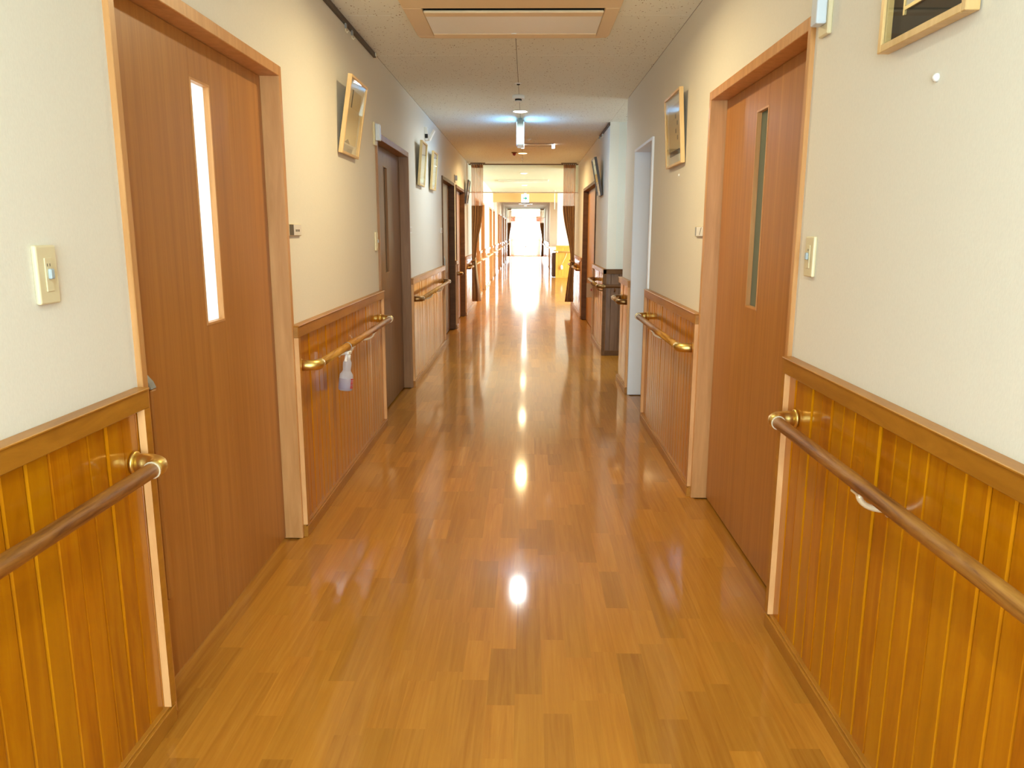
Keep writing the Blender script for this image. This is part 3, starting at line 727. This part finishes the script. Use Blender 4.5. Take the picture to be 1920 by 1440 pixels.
hd = MB().box(-.013, .013, -.040, .030, .194, .213, T).build('spray_head', 'white_plastic', root, 0.004)
MB().prism([(-.034, .196), (-.026, .196), (-.036, .160), (-.044, .158)], -.006, .006, 'X', T).build('trigger', 'white_plastic', hd, 0.001)
MB().lathe([(0.0345, .004), (0.0374, .012), (0.0374, .0655)], (0, 0, 0), 'Z', 24, T).build('liquid_line', 'bottle_liquid', bd)
lab = MB()
for k in range(5):
    for j in range(2):
        a = math.radians(-28 + 20 * j); r = 0.0385
        P = T @ Matrix.Rotation(a, 4, 'Z')
        lab.box(r - .001, r, -.005, .005, .014 + k * .011, .0225 + k * .011 - .002 * (k % 2), P)
lab.build('red_lettering', 'red_print', bd)
MB().tube([(bx + .03 * math.cos(a) * .78, by - .012, RZ + .03 * math.sin(a) * .78) for a in [math.radians(d) for d in range(-100, 200, 20)]], 0.0018, 6).build('hanging_wire', 'steel', root)

# tag hanging from the far right rail end
root = thing('paper_tag', (0.80, 10.25, 0.55), 'tan paper tag with red mark hanging before the right door', 'tag')
T = Matrix.Translation((0.80, 10.32, 0.735)) @ Matrix.Rotation(math.radians(0), 4, 'Z') @ Matrix.Rotation(math.radians(-8), 4, 'X')
tg = MB().box(0.0, .115, -.002, .002, -.19, 0, T).build('card', 'tan_paper', root)
MB().box(.055, .085, -.003, -.002, -.105, -.075, T).build('red_mark', 'red_print', tg)
MB().tube([(0.857, 10.315, 0.735), (0.845, 10.20, 0.765), (0.822, 10.135, 0.773)], 0.0015, 6).build('string', 'rubber_dark', root)

# ------------------------------------------------------------------ ceiling fittings
root = thing('air_conditioner', (-0.09, 4.63, H), 'beige ceiling cassette air conditioner at the top of the picture', 'air conditioner')
ax0, ax1, ay0, ay1, zt = -0.668, 0.486, 4.20, 5.00, H - 0.028
px0, px1, py0, py1 = -0.565, 0.405, 4.36, 4.945
cut = 0.075
ring = MB()
ring.prism([(ax0, ay0), (ax1, ay0), (ax1, py0), (ax0, py0)], zt, H, 'Z').prism([(ax0, py1), (ax1, py1), (ax1 - 0.012, ay1 - .012), (ax1 - cut, ay1), (ax0 + cut, ay1), (ax0 + .012, ay1 - .012)], zt, H, 'Z')
ring.box(ax0, px0, py0, py1, zt, H).box(px1, ax1, py0, py1, zt, H)
ring.build('frame', 'ac_beige', root, 0.004)
MB().box(px0, px1, py0, py1, H - .012, H - .002).build('dark_recess', 'black_gap', root)
MB().box(px0 + .004, px1 - .004, py0 + .034, py0 + .112, H - .040, H - .026).build('louver', 'ac_beige', root, 0.004)
MB().box(px0 + .004, px1 - .004, py0 + .115, py1 - .092, H - .036, H - .020).build('intake_panel', 'ac_panel', root, 0.002)
T = Matrix.Translation((0, py1 - .055, H - .036)) @ Matrix.Rotation(math.radians(-6), 4, 'X')
MB().box(px0 + .004, px1 - .004, -.035, .026, -.006, .006, T).build('louver', 'ac_beige', root, 0.003)
MB().box(px0 + .02, px1 - .02, py1 - .018, py1 - .002, H - .040, H - .028).build('lip', 'ac_beige', root, 0.003)
MB().box(-.10, -.07, py1 - .105, py1 - .094, H - .040, H - .036).build('latch', 'white_plastic', root, 0.001)

def downlight(y, power, col, glow, label, x=-0.074, vis=True):
    root = thing('downlight', (x, y, H), label, 'ceiling light', 'round ceiling downlights')
    MB().lathe([(0.088, 0), (0.086, -.005), (0.078, -.009), (0.070, -.007), (0.068, -.001)], (x, y, H), 'Z', 28).build('trim_ring', 'white_plastic', root)
    MB().lathe([(0.066, -.0075), (0.05, -.012), (0.01, -.014)], (x, y, H), 'Z', 28).build('diffuser', glow, root)
    l = area('downlight_lamp', (x, y, H - .022), (0, 0, 0), 0.13, 0.13, power, col, 'DISK', 170); l.parent = root; l.location = (0, 0, -.022)
WARM = (1.0, 0.80, 0.45)
downlight(-0.2, 20, (0.80, 0.95, 1.0), 'lamp_glow', 'round downlight behind the camera')
downlight(3.85, 20, WARM, 'lamp_glow_warm', 'round warm downlight above the nearest doors')
downlight(8.05, 17, (0.90, 0.97, 0.97), 'lamp_glow', 'round white downlight in front of the blue-lit sign')
downlight(12.2, 36, (1.0, 0.76, 0.38), 'lamp_glow_warm', 'round warm downlight before the curtains')
downlight(16.3, 12, WARM, 'lamp_glow', 'round downlight just beyond the hanging glass barrier')
downlight(20.4, 12, WARM, 'lamp_glow', 'round downlight over the lounge bay')
for y_, w_ in ((26.5, 'nearest'), (31.0, 'second'), (36.0, 'third')): downlight(y_, 28, (1.0, 0.95, 0.85), 'lamp_glow', 'added round downlight brightening the corridor past the beam, %s of three' % w_)  # three lamps added to lift the dark walls past the beam
area('added_counter_fill', (2.1, 27.5, H - .05), (0, 0, 0), 1.2, 3.0, 140, (1.0, 0.95, 0.84))  # unseen fill added to lighten the dark recess over the counter

root = thing('smoke_detector', (-0.084, 7.16, H), 'round white smoke detector before the downlight', 'smoke detector')
MB().lathe([(0.054, 0), (0.054, -.026), (0.050, -.032)], (-0.084, 7.16, H), 'Z', 28).build('base', 'white_plastic', root)
MB().lathe([(0.030, -.032), (0.030, -.044)], (-0.084, 7.16, H), 'Z', 20).build('dark_chamber', 'black_gap', root)
MB().lathe([(0.026, -.044), (0.026, -.052), (0.02, -.055)], (-0.084, 7.16, H), 'Z', 20).build('cap', 'white_plastic', root)
root = thing('ceiling_sensor', (-0.078, 6.60, H), 'tiny ceiling sensor nearest the air conditioner', 'sensor')
MB().lathe([(0.030, 0), (0.028, -.005), (0.02, -.006)], (-0.078, 6.60, H), 'Z', 20).build('plate', 'white_plastic', root)
MB().lathe([(0.014, -.006), (0.012, -.012), (0.004, -.014)], (-0.078, 6.60, H), 'Z', 16).build('bulb', 'black_gap', root)
root = thing('sprinkler', (-0.078, 13.05, H), 'tiny white sprinkler head before the glass barrier', 'sprinkler')
MB().lathe([(0.030, 0), (0.028, -.006), (0.012, -.01), (0.012, -.03), (0.022, -.034), (0.01, -.037)], (-0.078, 13.05, H), 'Z', 18).build('head', 'white_plastic', root)
root = thing('alarm_lamp', (-0.20, 12.1, H), 'small red alarm lamp beside the warm downlight', 'alarm lamp')
MB().lathe([(0.045, 0), (0.043, -.01), (0.03, -.014)], (-0.20, 12.1, H), 'Z', 20).build('base', 'dim_trim', root)
MB().lathe([(0.028, -.014), (0.024, -.035), (0.01, -.05)], (-0.20, 12.1, H), 'Z', 18).build('red_lens', 'red_lens', root)
root = thing('ceiling_sensor', (0.02, 10.4, H), 'small white ceiling sensor beside the far end of the hanging sign', 'sensor')
MB().lathe([(0.035, 0), (0.033, -.008), (0.02, -.016)], (0.02, 10.4, H), 'Z', 18).build('plate', 'white_plastic', root)
# slot diffuser with two white ends
root = thing('slot_diffuser', (0.146, 11.05, H), 'rectangular ceiling hatch with two white ends past the hanging sign', 'ceiling vent')
MB().box(-.06, .355, 10.90, 10.915, H - .006, H).box(-.06, .355, 11.20, 11.215, H - .006, H).box(-.06, -.045, 10.915, 11.20, H - .006, H).box(.34, .355, 10.915, 11.20, H - .006, H).build('frame', 'dim_trim', root)
MB().box(-.045, .34, 10.915, 11.20, H - .004, H - .001).build('hatch_panel', 'ceiling_board', root)
for xx in (-.066, .355):
    MB().box(xx - .022, xx + .022, 10.96, 11.06, H - .055, H).build('end_fitting', 'fitting_glow', root, 0.004)

# edge-on hanging sign with glowing faces
root = thing('evacuation_sign', (-0.078, 8.62, H), 'edge-on hanging evacuation sign with blue glowing faces', 'exit sign')
yy0, yy1, z0_, z1_ = 8.47, 8.80, 2.305, 2.560
MB().box(-.078 - .036, -.078 + .036, yy0, yy1, z0_, z1_).build('body', 'sign_body', root, 0.004)
MB().box(-.078 - .02, -.078 + .02, 8.55, 8.72, z1_, H).build('mount', 'sign_body', root)
for sg in (-1, 1):
    MB().box(-.078 + sg * .0362, -.078 + sg * .0385, yy0 + .02, yy1 - .02, z0_ + .02, z1_ - .02).build('lit_face', 'sign_face_blue', root)
# far exit sign facing the camera
root = thing('exit_sign', (-0.06, 23.9, H), 'small white exit sign with green arrow hanging at the far beam', 'exit sign')
sb = MB().box(-.175, .055, 23.88, 23.94, 2.275, 2.52).build('body', 'sign_face_white', root, 0.005)
MB().prism([(-.12, 2.385), (-.12, 2.42), (-.06, 2.42), (-.06, 2.455), (.01, 2.40), (-.06, 2.345), (-.06, 2.385)], 23.874, 23.88, 'Y').build('green_arrow', 'teal_print', sb)
MB().box(-.10, -.02, 23.89, 23.93, 2.52, H).build('mount', 'white_plastic', root)
root = thing('air_conditioner', (-0.09, 18.6, H), 'pale ceiling cassette air conditioner beyond the glass barrier', 'air conditioner')
MB().box(-.67, .49, 18.3, 19.0, H - .03, H).build('frame', 'white_plastic', root, 0.006)
MB().box(-.55, .37, 18.42, 18.88, H - .038, H - .03).build('intake_panel', 'ac_panel', root, 0.003)
root = thing('ceiling_vent', (-0.06, 33.0, H), 'narrow ceiling vent beyond the exit sign', 'ceiling vent')
MB().box(-.35, .23, 32.6, 33.2, H - .04, H).build('frame', 'white_plastic', root, 0.004)
MB().box(-.22, .10, 32.59, 32.60, H - .034, H - .012).build('dark_slot', 'black_gap', root)

# ------------------------------------------------------------------ smoke barriers and curtains
def barrier(y, zb, nj, label):
    root = thing('smoke_barrier', (XC, y, H), label, 'glass barrier', 'hanging glass smoke barriers')
    MB().box(XL, XR, y - .02, y + .02, H - .016, H).build('ceiling_channel', 'dim_trim', root)
    MB().box(XL, XR, y - .008, y + .008, zb, zb + .018).build('bottom_edge', 'white_plastic', root)
    w_ = (XR - XL) / nj
    for i in range(nj):
        MB().box(XL + i * w_ + .003, XL + (i + 1) * w_ - .003, y - .003, y + .003, zb + .018, H - .016).build('pane', 'smoke_glass', root)
barrier(14.15, 2.085, 1, 'clear hanging glass barrier above the nearer curtains')
barrier(40.2, 2.10, 2, 'clear hanging glass barrier above the far curtains')

def sheet(mb, rows_, n, folds, T=None, thick=0.0):
    # rows_: list of (z, xa, xb, y, amplitude): a pleated sheet lofted between xa and xb
    k0 = len(mb.v); sm = mb.smooth; mb.smooth = True
    for side in (0, 1):
        for z, xa, xb, y, am in rows_:
            for j in range(n + 1):
                t = j / n; ph = 2 * math.pi * folds * t
                mb.v.append(Vector((xa + (xb - xa) * t + 0.006 * math.sin(ph * 1.7), y + am * math.sin(ph) + am * .3 * math.sin(ph * 2.3 + 1) + (thick if side else 0), z)))
    R = len(rows_); ns = R * (n + 1)
    for side in (0, 1):
        for i in range(R - 1):
            for j in range(n):
                a = k0 + side * ns + i * (n + 1) + j
                q = (a, a + 1, a + n + 2, a + n + 1); mb._f(q if side == 0 else tuple(reversed(q)))
    for i in range(R - 1):
        for j in (0, n):
            a = k0 + i * (n + 1) + j; mb._f((a, a + n + 1, a + ns + n + 1, a + ns))
    for i in (0, R - 1):
        for j in range(n):
            a = k0 + i * (n + 1) + j; mb._f((a, a + 1, a + ns + 1, a + ns))
    mb.smooth = sm
def curtain(y, xw, s, w_top, w_tie, w_bot, zt_, znet, ztie, zb, label, body='brown_curtain', net='pink_net', shift=0.0, strip=False):
    o = 1 if s < 0 else -1
    root = thing('curtain', (xw, y, 0), label, 'curtain', 'tied curtains across the corridor')
    def row(z, wd, am, off=0.0):
        a = xw + o * (0.02 + off); return (z, a, a + o * wd, y, am)
    m1 = MB(); sheet(m1, [row(zt_ - .012, w_top, .02), row(zt_ - .3, w_top, .022), row(znet, w_top, .024)], 60, 6, None, .0015); m1.build('net_top', net, root)
    m2 = MB(); sheet(m2, [row(zt_ - .012, w_top, .0215), row(zt_ - .065, w_top, .0215)], 60, 6, None, .003); m2.build('heading_tape', 'tan_paper', root)
    zs_ = []
    for k in range(13):
        t = k / 12; z = znet + (ztie - znet) * t; e = t * t * (3 - 2 * t); zs_.append(row(z, w_top + (w_tie - w_top) * e, .026 - .006 * e, shift * e))
    for k in range(1, 11):
        t = k / 10; z = ztie + (zb - ztie) * t; e = t ** 0.8; zs_.append(row(z, w_tie + (w_bot - w_tie) * e, .020 + .008 * e, shift * (1 - e)))
    m3 = MB(); sheet(m3, zs_, 60, 5, None, .004); m3.build('curtain_body', body, root)
    a = xw + o * (.02 + shift)
    MB().tube([(a - o * .01, y - .04, ztie - .02), (a + o * w_tie * .5, y - .052, ztie), (a + o * (w_tie + .012), y - .03, ztie + .015), (a + o * (w_tie + .012), y + .03, ztie + .02), (a + o * w_tie * .4, y + .05, ztie), (a - o * .012, y + .02, ztie - .02)], 0.012, 8).build('tie_band', body, root)
    if strip:
        o2 = MB(); sheet(o2, [(ztie + .05, -.925, -.905, y - .045, .004), (.62, -.905, -.875, y - .05, .005), (zb + .01, -.86, -.82, y - .05, .006)], 12, 1.5, None, .003); o2.build('lining_strip', 'cream_tape', root)
    for k in range(7):
        xx = xw + o * (.025 + w_top * k / 6.4); MB().tube([(xx, y, zt_ - .02), (xx, y, zt_ + .012)], .004, 6).build('hook', 'white_plastic', root)
    MB().box(xw + o * .005, xw + o * (w_top + .06), y - .012, y + .012, H - .014, H).build('curtain_track', 'dim_trim', root)
curtain(13.92, XL + .04, -1, .205, .075, .115, H - .02, 1.855, .90, .165, 'brown curtain with net top tied back at the left wall', strip=True)
curtain(13.92, XR - .04, 1, .215, .062, .155, H - .02, 1.855, .885, .165, 'brown curtain with net top tied back at the right wall')
curtain(40.0, XL + .02, -1, .20, .08, .12, H - .02, 1.86, .90, .17, 'small far brown curtain on the left before the glare')
curtain(40.0, XR - .02, 1, .20, .08, .14, H - .02, 1.86, .90, .17, 'small far brown curtain on the right before the glare')
curtain(45.2, XL + .10, -1, .26, .16, .22, 2.30, 2.28, .95, .05, 'salmon sheer curtain left of the far glazed door', 'salmon_sheer', 'salmon_sheer')
curtain(45.2, XR - .10, 1, .26, .16, .22, 2.30, 2.28, .95, .05, 'salmon sheer curtain right of the far glazed door', 'salmon_sheer', 'salmon_sheer')
# ------------------------------------------------------------------ lounge and counter on the far right
root = thing('reception_counter', (1.1, 27.5, 0), 'yellow counter with white top on the far right', 'counter')
MB().box(.92, 1.35, 24.95, 30.8, 0, .80).build('counter_front', 'yellow_board', root, 0.004)
MB().box(.86, 1.42, 24.9, 30.8, .80, .84).build('counter_top', 'counter_white', root, 0.006)
MB().box(1.30, 1.36, 25.0, 30.8, .84, 1.04).build('upstand', 'yellow_board', root, 0.003)
root = thing('dark_cabinet', (0.90, 24.45, 0), 'dark brown cabinet at the near end of the far counter', 'cabinet')
MB().box(.80, .915, 24.36, 24.82, .02, .76).build('carcass', 'dark_cabinet', root, 0.006)
MB().box(.795, .80, 24.38, 24.58, .05, .72).build('door_panel', 'dark_cabinet', root)
MB().box(.795, .80, 24.60, 24.80, .05, .72).build('door_panel', 'dark_cabinet', root)
MB().tube([(.79, 24.60, .45), (.79, 24.60, .58)], .006, 8).build('door_pull', 'steel', root)
root = thing('handrail', (1.4, YL - .1, RZ), 'short handrail across the yellow wainscot beyond the lounge', 'handrail', 'corridor handrails')
MB().tube([(.93, YL - .1, .80), (2.2, YL - .1, .80)], .02, 12).build('rail_bar', 'frame_wood', root)
MB().tube(bend([(.93, YL - .015, .80), (.90, YL - .1, .80), (.96, YL - .1, .80)], .03, 5), .026, 12).build('end_bracket', 'pale_metal', root)
root = thing('corded_handset', (1.08, YL - .05, .33), 'white handset dangling on a looped cord below the far rail', 'handset')
MB().lathe([(.03, 0), (.042, .02), (.042, .10), (.02, .14)], (1.08, YL - .06, .26), 'Z', 16).build('handset_body', 'white_plastic', root)
MB().tube([(1.08, YL - .06, .40), (1.13, YL - .07, .50), (1.20, YL - .06, .64), (1.24, YL - .03, .76)], .008, 8).build('cord', 'cream_plastic', root)
root = thing('hanging_rod', (0.80, 23.0, 2.05), 'thin white rod hanging from the far ceiling on the right', 'rod')
MB().tube([(.80, 23.0, H), (.80, 23.0, 2.05)], .010, 8).build('rod', 'white_plastic', root)
MB().lathe([(.03, 0), (.03, -.01), (.012, -.02)], (.80, 23.0, H), 'Z', 12).build('ceiling_rose', 'white_plastic', root)
